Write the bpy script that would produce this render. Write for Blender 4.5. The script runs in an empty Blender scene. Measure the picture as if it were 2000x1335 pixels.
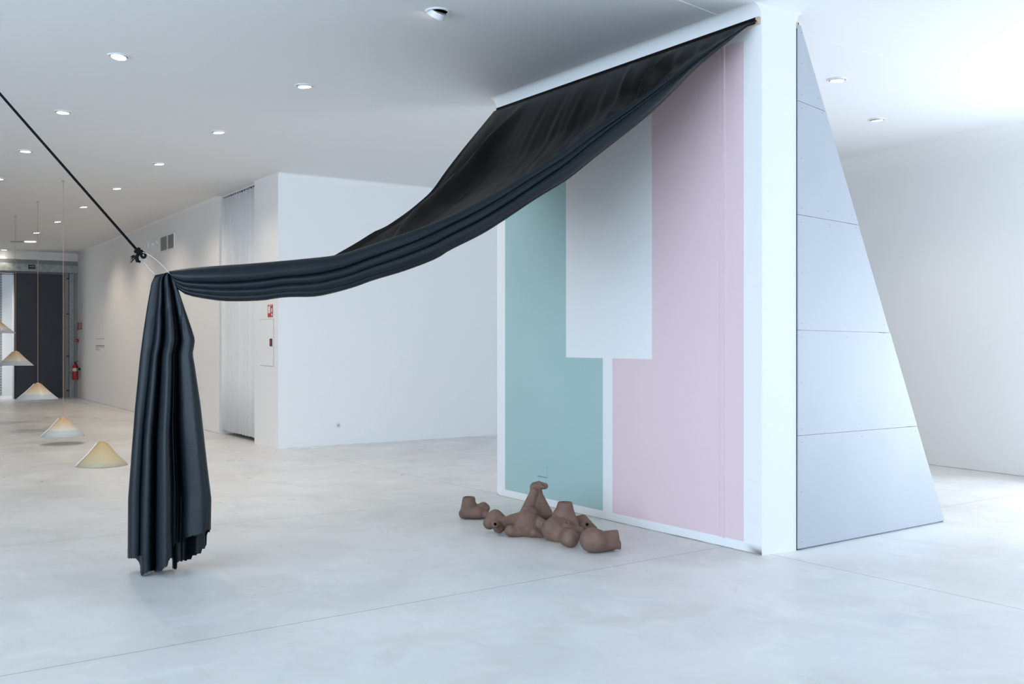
import bpy, bmesh, math, random
import numpy as np
from mathutils import Vector, Matrix, noise
random.seed(7)
C = bpy.context.scene.collection
PI = math.pi
# ------------------------------------------------------------------ measuring helpers
F = 1918.0; CX = 1000.0; CY = 667.0; HC = 1.6; ZC = 4.13          # focal length in px, camera height, ceiling height
YAW = 0.6105
SA, CA = math.sin(YAW), math.cos(YAW)
def W(X, d, z=0.0):                                   # right / forward of the camera -> building axes
    return Vector((CA*X+SA*d, -SA*X+CA*d, z))
def ray(px, py): return W((px-CX)/F, 1.0, -(py-CY)/F)
def at(px, py, d): r = ray(px, py); return Vector((r.x*d, r.y*d, HC+r.z*d))
def fl(px, py, z=0.0): return at(px, py, (HC-z)*F/(py-CY))
def ce(px, py, z=ZC): return at(px, py, (z-HC)*F/(CY-py))
def vp(px, py, A, B):                                 # ray meets the vertical plane through A and B
    r = ray(px, py); n = Vector((-(B.y-A.y), B.x-A.x)); t = (n.x*A.x+n.y*A.y)/(n.x*r.x+n.y*r.y)
    return Vector((r.x*t, r.y*t, HC+r.z*t))
def V(*a): return Vector(a)
# ------------------------------------------------------------------ materials
def mat(name, col, rough=0.6, metal=0.0, bump=None, var=None, spec=None, emit=None, alpha=None, sheen=None):
    m = bpy.data.materials.new(name); m.use_nodes = True
    nt = m.node_tree; b = nt.nodes['Principled BSDF']
    b.inputs['Base Color'].default_value = (*col, 1); b.inputs['Roughness'].default_value = rough
    b.inputs['Metallic'].default_value = metal
    if spec is not None: b.inputs['Specular IOR Level'].default_value = spec
    if sheen: b.inputs['Sheen Weight'].default_value = sheen
    if emit:
        b.inputs['Emission Color'].default_value = (*emit[0], 1); b.inputs['Emission Strength'].default_value = emit[1]
    if alpha is not None: b.inputs['Alpha'].default_value = alpha
    tc = nt.nodes.new('ShaderNodeTexCoord')
    def mapped(scale):
        mp = nt.nodes.new('ShaderNodeMapping'); mp.inputs['Scale'].default_value = scale
        nt.links.new(tc.outputs['Object'], mp.inputs['Vector']); return mp
    if var:                                            # (second colour, scale xyz, detail, lo, hi)
        c2, sc, det, lo, hi = var
        n = nt.nodes.new('ShaderNodeTexNoise'); n.inputs['Scale'].default_value = 1; n.inputs['Detail'].default_value = det
        nt.links.new(mapped(sc).outputs[0], n.inputs['Vector'])
        r = nt.nodes.new('ShaderNodeMapRange'); r.inputs[1].default_value = lo; r.inputs[2].default_value = hi
        nt.links.new(n.outputs[0], r.inputs[0])
        mx = nt.nodes.new('ShaderNodeMix'); mx.data_type = 'RGBA'
        mx.inputs[6].default_value = (*col, 1); mx.inputs[7].default_value = (*c2, 1)
        nt.links.new(r.outputs[0], mx.inputs[0]); nt.links.new(mx.outputs[2], b.inputs['Base Color'])
    if bump:                                           # (scale xyz, strength, distance)
        n = nt.nodes.new('ShaderNodeTexNoise'); n.inputs['Scale'].default_value = 1; n.inputs['Detail'].default_value = 4
        nt.links.new(mapped(bump[0]).outputs[0], n.inputs['Vector'])
        bp = nt.nodes.new('ShaderNodeBump'); bp.inputs['Strength'].default_value = bump[1]; bp.inputs['Distance'].default_value = bump[2]
        nt.links.new(n.outputs[0], bp.inputs['Height']); nt.links.new(bp.outputs[0], b.inputs['Normal'])
    return m
M = {}
M['wall'] = mat('white_paint', (.86,.86,.85), .65, bump=((3,3,3),.08,.02))
M['wall_warm'] = mat('warm_white_paint', (.88,.86,.84), .65, bump=((2,2,2),.1,.02))
M['ceil'] = mat('ceiling_paint', (.82,.82,.82), .7, bump=((2,2,2),.08,.02))
M['teal'] = mat('teal_paint', (.385,.56,.555), .55, bump=((3,3,3),.08,.02), var=((.41,.58,.565),(1,1,1),3,.3,.7))
M['pink'] = mat('pink_paint', (.80,.615,.64), .55, bump=((3,3,3),.08,.02))
M['trimwhite'] = mat('white_plastic', (.78,.79,.8), .35)
M['steel'] = mat('brushed_steel', (.42,.44,.46), .35, 1.0)
M['galv'] = mat('galvanised_steel', (.30,.34,.34), .5, .55, var=((.42,.47,.46),(12,12,12),5,.35,.65))
M['greypanel'] = mat('grey_panel', (.42,.42,.42), .6)
M['darkdoor'] = mat('charcoal_door_paint', (.035,.042,.055), .5, var=((.045,.052,.066),(.5,.5,.5),3,.3,.7))
M['dark'] = mat('dark_gap', (.02,.02,.022), .8)
M['red'] = mat('red_paint', (.42,.02,.025), .35)
M['redsign'] = mat('red_sign', (.55,.06,.06), .5)
M['black'] = mat('black_rope', (.006,.0065,.008), .9, spec=.15, bump=((90,90,90),.5,.01))
M['wood'] = mat('pale_timber', (.62,.5,.4), .6, var=((.5,.39,.3),(8,8,60),3,.4,.6))
M['curtain'] = mat('white_curtain', (.80,.78,.76), .85)
M['clay'] = mat('brown_clay', (.215,.132,.098), .6, var=((.165,.10,.075),(9,9,9),4,.35,.65), bump=((70,70,110),.25,.006), spec=.3)
M['panel'] = mat('grey_board', (.425,.46,.495), .5, var=((.47,.505,.54),(1.2,1.2,.5),4,.3,.7), bump=((4,4,1),.06,.01))
M['screw'] = mat('dark_screw', (.12,.15,.19), .4, .5)
M['ink'] = mat('dark_lettering', (.12,.11,.11), .6)
M['greyink'] = mat('grey_lettering', (.3,.28,.27), .6)
M['glow'] = mat('lamp_glow', (1,1,1), .5, emit=((1,.93,.83), 14))
M['ventdark'] = mat('vent_shadow', (.16,.15,.14), .7)
M['ventslat'] = mat('vent_slat', (.42,.40,.37), .5)
M['cord'] = mat('copper_cord', (.50,.33,.27), .5)
# black satin fabric with fine weave; blue cast of its light put into the colour
M['fabric'] = mat('black_satin_blue_cast', (.0034,.0085,.0132), .45, bump=((5,60,60),.10,.01), spec=.30)
M['fabric_brown'] = mat('black_fabric_brown_cast', (.0048,.0038,.0033), .46, bump=((5,60,60),.10,.01), spec=.13)  # same cloth on the canopy, its brown reflected cast put into the colour
# floor: polished concrete with clouds, streaks and saw joints
def floor_mat(joints):
    m = bpy.data.materials.new('polished_concrete'); m.use_nodes = True
    nt = m.node_tree; N = nt.nodes; L = nt.links; b = N['Principled BSDF']
    tc = N.new('ShaderNodeTexCoord')
    def nz(scale, det, dist=0.0, sc=(1,1,1)):
        mp = N.new('ShaderNodeMapping'); mp.inputs['Scale'].default_value = sc; L.new(tc.outputs['Object'], mp.inputs[0])
        n = N.new('ShaderNodeTexNoise'); n.inputs['Scale'].default_value = scale; n.inputs['Detail'].default_value = det
        n.inputs['Distortion'].default_value = dist; L.new(mp.outputs[0], n.inputs['Vector']); return n.outputs[0]
    def rng(s, lo, hi, a=0, c=1):
        r = N.new('ShaderNodeMapRange'); L.new(s, r.inputs[0])
        for i, v in enumerate((lo, hi, a, c)): r.inputs[i+1].default_value = v
        return r.outputs[0]
    def mix(f, a, c):
        x = N.new('ShaderNodeMix'); x.data_type = 'RGBA'; L.new(f, x.inputs[0])
        for s, v in ((6, a), (7, c)):
            if isinstance(v, tuple): x.inputs[s].default_value = (*v, 1)
            else: L.new(v, x.inputs[s])
        return x.outputs[2]
    base = mix(rng(nz(.45, 4, .5), .25, .75), (.69,.68,.655), (.84,.835,.82))
    base = mix(rng(nz(1.3, 6, .8), .44, .74, 0, .42), base, (.56,.53,.49))
    base = mix(rng(nz(2.6, 7, 1.6), .54, .70, 0, .35), base, (.88,.885,.88))
    base = mix(rng(nz(.9, 6, 1.0), .55, .66, 0, .30), base, (.58,.625,.65))
    base = mix(rng(nz(1.0, 6, .5, (9,2.2,1)), .58, .8, 0, .22), base, (.47,.44,.40))
    sx = N.new('ShaderNodeSeparateXYZ'); L.new(tc.outputs['Object'], sx.inputs[0])
    tot = None
    for (A, B, w) in joints:                           # distance to each saw cut
        dx, dy = B.x-A.x, B.y-A.y; l = math.hypot(dx, dy); nx, ny = -dy/l, dx/l
        def mul(s, k):
            q = N.new('ShaderNodeMath'); q.operation = 'MULTIPLY'; L.new(s, q.inputs[0]); q.inputs[1].default_value = k; return q.outputs[0]
        a = N.new('ShaderNodeMath'); a.operation = 'ADD'; L.new(mul(sx.outputs[0], nx), a.inputs[0]); L.new(mul(sx.outputs[1], ny), a.inputs[1])
        s = N.new('ShaderNodeMath'); s.operation = 'SUBTRACT'; L.new(a.outputs[0], s.inputs[0]); s.inputs[1].default_value = nx*A.x+ny*A.y
        ab = N.new('ShaderNodeMath'); ab.operation = 'ABSOLUTE'; L.new(s.outputs[0], ab.inputs[0])
        r = rng(ab.outputs[0], w*.6, w, 1, 0)
        if tot is None: tot = r
        else:
            mxx = N.new('ShaderNodeMath'); mxx.operation = 'MAXIMUM'; L.new(tot, mxx.inputs[0]); L.new(r, mxx.inputs[1]); tot = mxx.outputs[0]
    q = N.new('ShaderNodeMath'); q.operation = 'MULTIPLY'; L.new(tot, q.inputs[0]); q.inputs[1].default_value = .7
    base = mix(q.outputs[0], base, (.16,.14,.12))
    L.new(base, b.inputs['Base Color'])
    L.new(rng(nz(2.2, 6, 1), .3, .7, .27, .45), b.inputs['Roughness'])
    b.inputs['Specular IOR Level'].default_value = .5
    bp = N.new('ShaderNodeBump'); bp.inputs['Strength'].default_value = .05; bp.inputs['Distance'].default_value = .02
    L.new(nz(6, 8, 1), bp.inputs['Height']); L.new(bp.outputs[0], b.inputs['Normal'])
    return m
# resin cone: coloured by its own height
def cone_mat(name, stops, alpha):
    m = bpy.data.materials.new(name); m.use_nodes = True
    nt = m.node_tree; N = nt.nodes; L = nt.links; b = N['Principled BSDF']
    tc = N.new('ShaderNodeTexCoord'); sx = N.new('ShaderNodeSeparateXYZ'); L.new(tc.outputs['Object'], sx.inputs[0])
    r = N.new('ShaderNodeMapRange'); r.inputs[1].default_value = 0; r.inputs[2].default_value = .29; L.new(sx.outputs[2], r.inputs[0])
    n = N.new('ShaderNodeTexNoise'); n.inputs['Scale'].default_value = 14; n.inputs['Detail'].default_value = 5; L.new(tc.outputs['Object'], n.inputs['Vector'])
    ma = N.new('ShaderNodeMath'); ma.operation = 'MULTIPLY_ADD'; ma.inputs[1].default_value = .16; L.new(n.outputs[0], ma.inputs[0])
    sb = N.new('ShaderNodeMath'); sb.operation = 'SUBTRACT'; L.new(r.outputs[0], sb.inputs[0]); sb.inputs[1].default_value = .08; L.new(sb.outputs[0], ma.inputs[2])
    cr = N.new('ShaderNodeValToRGB'); el = cr.color_ramp.elements
    while len(el) < len(stops): el.new(.5)
    for e, (p, c) in zip(el, stops): e.position = p; e.color = (*c, 1)
    L.new(ma.outputs[0], cr.inputs[0]); L.new(cr.outputs[0], b.inputs['Base Color'])
    b.inputs['Roughness'].default_value = .3; b.inputs['Alpha'].default_value = alpha
    tr = N.new('ShaderNodeBsdfTranslucent'); L.new(cr.outputs[0], tr.inputs[0])
    mx = N.new('ShaderNodeMixShader'); mx.inputs[0].default_value = .42
    L.new(b.outputs[0], mx.inputs[1]); L.new(tr.outputs[0], mx.inputs[2]); L.new(mx.outputs[0], N['Material Output'].inputs[0])
    return m
M['cone_a'] = cone_mat('amber_resin', [(0,(.80,.76,.60)),(.45,(.86,.76,.52)),(1,(.82,.63,.36))], .86)
M['cone_b'] = cone_mat('pale_resin', [(0,(.86,.90,.92)),(.28,(.76,.80,.81)),(.34,(.95,.93,.88)),(.6,(.92,.80,.60)),(1,(.80,.58,.32))], .86)
M['cone_edge'] = mat('white_rim_and_cap', (.95,.95,.94), .3)  # bright rim of the cone seams painted white; hanging caps share it
# ------------------------------------------------------------------ object helpers
def tag(o, label=None, cat=None, group=None, kind=None):
    if label: o['label'] = label
    if cat: o['category'] = cat
    if group: o['group'] = group
    if kind: o['kind'] = kind
    return o
def thing(name, loc, label, cat, group=None):
    o = bpy.data.objects.new(name, None); o.empty_display_size = .1; C.objects.link(o); o.location = loc
    return tag(o, label, cat, group)
def origin(o):
    v = Vector(o.location)
    while o.parent: o = o.parent; v += Vector(o.location)
    return v
def mesh(name, verts, faces, m, parent=None, smooth=False, mi=None, loc=None):
    """verts in building coordinates; the object's origin is put at loc (or at its parent)"""
    base = origin(parent) if parent else Vector((0,0,0))
    o_loc = Vector(loc)-base if loc is not None else Vector((0,0,0))
    tot = base+o_loc
    me = bpy.data.meshes.new(name); me.from_pydata([tuple(Vector(v)-tot) for v in verts], [], faces); me.validate()
    for mm in (m if isinstance(m, (list, tuple)) else [m]): me.materials.append(mm)
    if mi: 
        for p, k in zip(me.polygons, mi): p.material_index = k
    if smooth:
        for p in me.polygons: p.use_smooth = True
    bm = bmesh.new(); bm.from_mesh(me); bmesh.ops.recalc_face_normals(bm, faces=bm.faces); bm.to_mesh(me); bm.free()
    o = bpy.data.objects.new(name, me); C.objects.link(o); o.location = o_loc
    if parent: o.parent = parent
    return o
class MB:
    def __init__(s): s.v = []; s.f = []; s.m = []
    def add(s, vs, fs, k=0):
        n = len(s.v); s.v += [Vector(v) for v in vs]; s.f += [tuple(i+n for i in f) for f in fs]; s.m += [k]*len(fs); return s
    def box(s, c, ax, ay, az, k=0):                    # centre and three half-axes
        c, ax, ay, az = map(Vector, (c, ax, ay, az))
        vs = [c+ax*i+ay*j+az*l for l in (-1,1) for j in (-1,1) for i in (-1,1)]
        return s.add(vs, [(0,1,3,2),(4,6,7,5),(0,4,5,1),(2,3,7,6),(0,2,6,4),(1,5,7,3)], k)
    def slab(s, poly, off, k=0):                       # polygon given thickness by vector off
        n = len(poly); off = Vector(off); vs = [Vector(p) for p in poly]+[Vector(p)+off for p in poly]
        return s.add(vs, [tuple(range(n)), tuple(range(2*n-1, n-1, -1))]+[(i,(i+1)%n,n+(i+1)%n,n+i) for i in range(n)], k)
    def tube(s, pts, r, seg=8, k=0, caps=True):
        pts = [Vector(p) for p in pts]; rs = r if isinstance(r, (list, tuple)) else [r]*len(pts); n = len(pts); vs = []
        up = Vector((0,0,1))
        t0 = (pts[1]-pts[0]).normalized(); a = t0.cross(up)
        if a.length < 1e-3: a = t0.cross(Vector((1,0,0)))
        a.normalize()
        for i, p in enumerate(pts):
            t = (pts[min(i+1,n-1)]-pts[max(i-1,0)]).normalized(); a = (a-t*a.dot(t)).normalized(); b = t.cross(a)
            for j in range(seg):
                q = 2*PI*j/seg; vs.append(p+(a*math.cos(q)+b*math.sin(q))*rs[i])
        fs = [(i*seg+j, i*seg+(j+1)%seg, (i+1)*seg+(j+1)%seg, (i+1)*seg+j) for i in range(n-1) for j in range(seg)]
        if caps: fs += [tuple(range(seg)), tuple(range((n-1)*seg, n*seg))]
        return s.add(vs, fs, k)
    def lathe(s, c, prof, seg=32, k=0, axis=(0,0,1), closed=False):
        c = Vector(c); q = Vector((0,0,1)).rotation_difference(Vector(axis).normalized()); vs = []
        for (r, z) in prof:
            for j in range(seg):
                t = 2*PI*j/seg; vs.append(c+q@Vector((r*math.cos(t), r*math.sin(t), z)))
        n = len(prof); R = range(n if closed else n-1)
        fs = [(i*seg+j, i*seg+(j+1)%seg, ((i+1)%n)*seg+(j+1)%seg, ((i+1)%n)*seg+j) for i in R for j in range(seg)]
        if not closed:
            if prof[0][0] > 0: fs.append(tuple(range(seg)))
            if prof[-1][0] > 0: fs.append(tuple(range((n-1)*seg, n*seg)))
        return s.add(vs, fs, k)
    def build(s, name, m, parent=None, smooth=False, loc=None): return mesh(name, s.v, s.f, m, parent, smooth, s.m, loc)
def auto(o, ang=35):
    me = o.data
    me.shade_smooth() if hasattr(me, 'shade_smooth') else None
    bm = bmesh.new(); bm.from_mesh(me)
    for e in bm.edges:
        if len(e.link_faces) == 2 and e.calc_face_angle(0) > math.radians(ang): e.smooth = False
    bm.to_mesh(me); bm.free(); return o
def spline(P, n):                                      # Catmull-Rom through P, n samples by arc length
    P = [Vector(p) for p in P]; Q = [2*P[0]-P[1]]+P+[2*P[-1]-P[-2]]; out = []
    for i in range(1, len(Q)-2):
        for k in range(16):
            t = k/16; a, b, c, d = Q[i-1:i+3]
            out.append(.5*((2*b)+(c-a)*t+(2*a-5*b+4*c-d)*t*t+(3*b-a-3*c+d)*t**3))
    out.append(P[-1])
    L = [0]
    for i in range(1, len(out)): L.append(L[-1]+(out[i]-out[i-1]).length)
    res = []; j = 0
    for i in range(n):
        s = L[-1]*i/(n-1)
        while j < len(L)-2 and L[j+1] < s: j += 1
        t = (s-L[j])/max(1e-9, L[j+1]-L[j]); res.append(out[j].lerp(out[j+1], min(1, t)))
    return res
def interp(x, pts):
    if x <= pts[0][0]: return pts[0][1]
    for (a, b), (c, d) in zip(pts, pts[1:]):
        if x <= c: return b+(d-b)*(x-a)/(c-a)
    return pts[-1][1]
# ------------------------------------------------------------------ camera
cam = bpy.data.cameras.new('camera'); co = bpy.data.objects.new('camera', cam); C.objects.link(co)
co.location = (0,0,HC); co.rotation_euler = (PI/2, 0, -YAW); cam.lens = F/2000*36; cam.sensor_width = 36
cam.shift_y = -.5/2000; cam.clip_end = 200
bpy.context.scene.camera = co
# ------------------------------------------------------------------ the shell
LA = fl(543,876); LE = fl(150,775.4)                   # left wall: near corner and far end
MA = fl(1488,1084); MF = fl(971,966)                   # middle (painted) wall: near and far corner
MD = fl(1555,1074.5)                                   # near corner on the other side
RA = fl(2000,930); RB = fl(1815,907)                   # right wall
BB = fl(971,849)
YR, XS = -6.5, -7.5                                    # rear wall and hall side wall
def profile_wall(mb, A, B, r, th=.25, H=ZC, k=0, z0=0):
    """room side faces left of A->B; cove of radius r into the ceiling"""
    d = (B-A).normalized(); n = Vector((-d.y, d.x, 0))
    pr = [(0,z0),(0,H-r)]+[(r*(1-math.cos(a)), H-r+r*math.sin(a)) for a in [PI/2*i/8 for i in range(1,9)]]+[(-th,H),(-th,z0)]
    vs = [Vector((P.x,P.y,0))+n*x+Vector((0,0,z)) for P in (A, B) for x, z in pr]; m = len(pr)
    mb.add(vs, [(i,(i+1)%m,m+(i+1)%m,m+i) for i in range(m)]+[tuple(range(m)), tuple(range(2*m-1,m-1,-1))], k)
def struct(o): o['kind'] = 'structure'; return o
RD = (RA-RB).normalized(); RDn = RD
RN = RA+RD*((RA.y-YR)/(-RD.y)) ; RF = RB-RD*4.5        # right wall ends
BD = (BB-LA).normalized(); BE = LA+BD*7.2
fb = MB(); fb.slab([V(XS-.3,YR-.3,0),V(14,YR-.3,0),V(14,36,0),V(XS-.3,36,0)], (0,0,-.2))
JA, JB = fl(0,1320), fl(1407,1068); JC, JD = fl(0,1067), fl(905,976); JE, JF = fl(545,871), fl(971,964.5); JG, JH = fl(1556,1087), fl(2000,1181)
dx = V(1,0,0)
joints = [(JA,JB,.005),(JC,JD,.004),(JE,JF,.005),(V(2.55,0,0),V(2.50,9,0),.0001),(V(0,2.1,0),V(1,2.1,0),.0001)]
joints = joints[:3]+[(JA+V(0,-3.16,0),JB+V(0,-3.16,0),.004),(JC+V(0,3.16,0),JD+V(0,3.16,0),.004),(JC+V(0,6.3,0),JD+V(0,6.3,0),.004)]
struct(fb.build('floor', floor_mat(joints)))
cb = MB(); cb.slab([V(XS-.3,YR-.3,ZC),V(14,YR-.3,ZC),V(14,36,ZC),V(XS-.3,36,ZC)], (0,0,.2)); struct(cb.build('ceiling', M['ceil']))
# left wall with curtain recess
LO1, LO2 = vp(497,700,LA,LE), vp(428,700,LA,LE); LO1.z = LO2.z = 0
ld = (LE-LA).normalized(); ln = V(ld.y,-ld.x,0)        # ln points away from the hall
if ln.x < 0: ln = -ln
w = MB(); profile_wall(w, LA, LO1, .03, .14); profile_wall(w, LO2, LE, .05, .14); o = w.build('wall_left', M['wall_warm']); auto(struct(o))
w = MB(); 
for A, B in ((LO1+ln*.14, LO1+ln*1.2), (LO1+ln*1.2, LO2+ln*1.2), (LO2+ln*1.2, LO2+ln*.14)):
    q = (B-A).normalized(); w.slab([A, B, B+V(0,0,ZC), A+V(0,0,ZC)], Vector((q.y,-q.x,0))*.1)
struct(w.build('wall_recess', M['wall_warm']))
w = MB(); profile_wall(w, BE+V(0,-.006,0), LA+V(.002,-.006,0), .06); auto(struct(w.build('wall_back', M['wall'])))
def rw(y): return RN+(RA-RN)*((y-RN.y)/(RA.y-RN.y))
RW0, RW1 = rw(1.2), rw(5.3)                            # big side window, just beyond the right picture edge
w = MB(); profile_wall(w, RW1, RF, .30); profile_wall(w, RN, RW0, .30); auto(struct(w.build('wall_right', M['wall'])))
w = MB(); wq = (RW1-RW0).normalized(); wo = V(wq.y,-wq.x,0)
w.slab([RW0+V(0,0,3.5), RW1+V(0,0,3.5), RW1+V(0,0,ZC), RW0+V(0,0,ZC)], wo*.25); w.slab([RW0, RW1, RW1+V(0,0,.1), RW0+V(0,0,.1)], wo*.25)
struct(w.build('wall_right_header', M['wall']))
w = MB()
for i in range(5): w.box(RW0.lerp(RW1,i/4)+wo*.12+V(0,0,1.8), wq*.03, wo*.04, V(0,0,1.7))
for z in (.13, 2.4, 3.47): w.box((RW0+RW1)/2+wo*.12+V(0,0,z), (RW1-RW0)/2, wo*.035, V(0,0,.03))
struct(w.build('window_2', M['galv']))
# middle wall with painted shapes: front face is built from rectangles
md = (MF-MA); ML = md.length; md.normalize(); mn = V(-md.y, md.x, 0)
mn = mn if mn.x < 0 else -mn                           # toward the hall
TH = (MD-MA).length
def ms(px): p = vp(px, 700, MA, MF); return (Vector((p.x,p.y,0))-MA).length
s_t0, s_t1, s_t2 = ms(986.5), ms(1105.5), ms(1177.5); s_p0, s_p1, s_p2 = ms(1196), ms(1273.5), ms(1452.5)
zr, zb, zt = 1.452, .075, 3.90
ss = sorted([0, ML, s_t0, s_t1, s_t2, s_p0, s_p1, s_p2]); zz = [0, zb, zr, zt, ZC-.12]
w = MB()
for a, b in zip(ss, ss[1:]):
    for c, d in zip(zz, zz[1:]):
        m_ = (a+b)/2; zc = (c+d)/2; k = 0
        if zb < zc < zt:
            if zc < zr: k = 1 if s_t2 < m_ < s_t0 else (2 if s_p2 < m_ < s_p0 else 0)
            else: k = 1 if s_t1 < m_ < s_t0 else (2 if s_p2 < m_ < s_p1 else 0)
        w.add([MA+md*a+V(0,0,c), MA+md*b+V(0,0,c), MA+md*b+V(0,0,d), MA+md*a+V(0,0,d)], [(0,1,2,3)], k)
def ring(off, z):
    off *= .75
    p = [MA+mn*off, MF+mn*off, MF+(MD-MA)-mn*off, MD-mn*off]; return [Vector((q.x,q.y,z)) for q in p]
R0, R1 = ring(0,0), ring(0,ZC-.12)
w.add(R0+R1, [(1,2,6,5),(2,3,7,6),(3,0,4,7)])
prev = R1
for i in range(1,9):
    a = PI/2*i/8; cur = ring(.12*(1-math.cos(a)), ZC-.12+.12*math.sin(a)); w.add(prev+cur, [(j,(j+1)%4,4+(j+1)%4,4+j) for j in range(4)]); prev = cur
o = w.build('wall_middle', [M['wall'], M['teal'], M['pink']]); struct(o)
bm = bmesh.new(); bm.from_mesh(o.data); bmesh.ops.remove_doubles(bm, verts=bm.verts, dist=1e-4); bm.to_mesh(o.data); bm.free(); auto(o)
# painted-over conduit on the pink paint, and the ceiling joint it meets
def mp(px, py, off=0): p = vp(px, py, MA, MF); return p+mn*off
a = ms(1414); w = MB(); w.box(MA+md*a+mn*.004+V(0,0,2.0), md*.009, mn*.004, V(0,0,1.93)); o = struct(w.build('trim_1', M['pink']))
a = ms(1405); w = MB(); w.box(MA+md*a+mn*.0012+V(0,0,2.0), md*.003, mn*.0012, V(0,0,1.93)); o = struct(w.build('trim_2', M['pink']))
w = MB(); A_, B_ = ce(1562,64), ce(2000,190); A_ = A_-(B_-A_)*.02; w.tube([A_+V(0,0,.004), B_+(B_-A_)*.2+V(0,0,.003)], .006, 6); struct(w.build('trim_3', M['ceil']))
A_, B_ = ce(1330,2), ce(1410,33); w = MB(); w.tube([A_-(B_-A_)*4+V(0,0,.004), B_+V(0,0,.004)], .009, 6); struct(w.build('trim_4', M['ceil']))
# crooked dusty gap along the foot of the walls
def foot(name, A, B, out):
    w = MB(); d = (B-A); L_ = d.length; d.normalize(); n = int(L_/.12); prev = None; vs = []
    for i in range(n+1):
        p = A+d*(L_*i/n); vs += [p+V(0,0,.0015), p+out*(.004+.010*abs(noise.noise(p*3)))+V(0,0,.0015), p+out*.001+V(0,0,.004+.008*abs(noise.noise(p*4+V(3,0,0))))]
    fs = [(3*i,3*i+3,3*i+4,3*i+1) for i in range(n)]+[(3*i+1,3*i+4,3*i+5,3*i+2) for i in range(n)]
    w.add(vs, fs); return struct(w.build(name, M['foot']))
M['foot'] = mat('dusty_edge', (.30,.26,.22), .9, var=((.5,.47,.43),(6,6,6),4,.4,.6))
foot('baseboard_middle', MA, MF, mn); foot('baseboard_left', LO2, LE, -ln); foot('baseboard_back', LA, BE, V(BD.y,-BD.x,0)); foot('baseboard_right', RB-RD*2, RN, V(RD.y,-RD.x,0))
# ---- far end wall with the sliding steel door
ED = V(-1,.0,0); E1 = Vector((LE.x, LE.y, 0)); E2 = E1+ED*6
def ep(px, py, off=0): p = vp(px, py, E1, E2); return p+V(0,-off,0)
def ebox(mb, x0, x1, y0, y1, off0, off1, k=0, z0=None):
    a, b = ep(x0, y0), ep(x1, y1); zt_, zb_ = max(a.z,b.z), min(a.z,b.z)
    if z0 is not None: zb_ = z0
    mb.box(V((a.x+b.x)/2, E1.y-(off0+off1)/2, (zt_+zb_)/2), V(abs(b.x-a.x)/2,0,0), V(0,(off1-off0)/2,0), V(0,0,(zt_-zb_)/2), k)
xo = ep(27,700).x; zh = ep(27,533).z
XO0 = ep(-90,700).x
w = MB(); th = .3
w.box(V((xo+LE.x+.2)/2, E1.y+th/2, ZC/2), V((LE.x+.2-xo)/2,0,0), V(0,th/2,0), V(0,0,ZC/2))
w.box(V((XS+XO0)/2, E1.y+th/2, ZC/2), V((XO0-XS)/2,0,0), V(0,th/2,0), V(0,0,ZC/2))
w.box(V((XO0+xo)/2, E1.y+th/2, (ZC+zh)/2), V((xo-XO0)/2,0,0), V(0,th/2,0), V(0,0,(ZC-zh)/2))
struct(w.build('wall_end', M['greypanel']))
w = MB(); w.box(V((XS+LE.x)/2, E1.y-.06, (ZC+ep(100,509).z)/2+.0), V((LE.x-XS)/2,0,0), V(0,.06,0), V(0,0,(ZC-ep(100,509).z)/2)); struct(w.build('trim_5', M['wall_warm']))
# steel lintel
w = MB(); ebox(w, -92, 149.5, 509.5, 534, 0.001, .20); lint = struct(w.build('trim_6', M['galv']))
w = MB(); ebox(w, 133.5, 142.5, 534, 700, .0, .14, z0=0); struct(w.build('trim_7', M['galv']))
w = MB(); ebox(w, 143.5, 149.5, 534, 700, .0, .06, z0=0); struct(w.build('trim_8', M['greypanel']))
# door
droot = bpy.data.objects.new('door_1', None); C.objects.link(droot); droot.location = V((ep(75,700).x), E1.y-.1, 0); struct(droot)
w = MB(); ebox(w, 27, 122, 533, 700, .05, .12, z0=.02); w.build('door_leaf', M['darkdoor'], droot)
w = MB(); ebox(w, 27, 28.4, 533, 700, .12, .135, z0=.02); ebox(w, 73.3, 74.2, 536, 700, .12, .125, z0=.02); ebox(w, 120.9, 122, 533, 700, .12, .135, z0=.02); w.build('edge_strip', M['dark'], droot)
w = MB()
for y in (544, 612.5, 695, 762): ebox(w, 129.5, 133.4, y-.7, y+.7, .0, .10)
w.build('guide_bracket', M['dark'], droot)
w = MB(); ebox(w, -90, 27, 531, 536, .0, .10); w.build('door_track', M['dark'], droot)
# lobby beyond the opening
w = MB(); yl = E1.y+2.2
a, b = ray(3.8,700), ray(40,700); pa, pb = a*(yl/a.y), b*(yl/b.y)
w.box(V((pa.x+pb.x)/2, yl+.1, 2), V((pb.x-pa.x)/2,0,0), V(0,.1,0), V(0,0,2)); struct(w.build('wall_lobby', M['wall']))
w = MB(); zs = 0
a2 = ray(-90,700); pc = a2*(yl/a2.y)
while zs < 3.9:
    w.box(V((pc.x+pa.x)/2, yl+.06, zs+.04), V((pa.x-pc.x)/2,0,0), V(0,.06,0), V(0,0,.034)); zs += .08
w.box(V((pc.x+pa.x)/2, yl+.16, 2), V((pa.x-pc.x)/2,0,0), V(0,.05,0), V(0,0,2)); sh = struct(w.build('door_2', M['greypanel']))
# dark sign plate on the lintel
t = thing('exit_sign', ep(59.5,526,.2), 'small dark sign plate on the galvanised steel lintel above the sliding door', 'sign')
w = MB(); ebox(w, 53, 66.5, 517.5, 526, .20, .215); w.build('sign_plate', M['dark'], t)
w = MB()
for i in range(5): ebox(w, 55+i*2.1, 56.3+i*2.1, 519.8, 522, .215, .218)
ebox(w, 54.5, 65.5, 523.4, 524.2, .215, .218); w.build('lettering', M['greypanel'], t)
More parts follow.
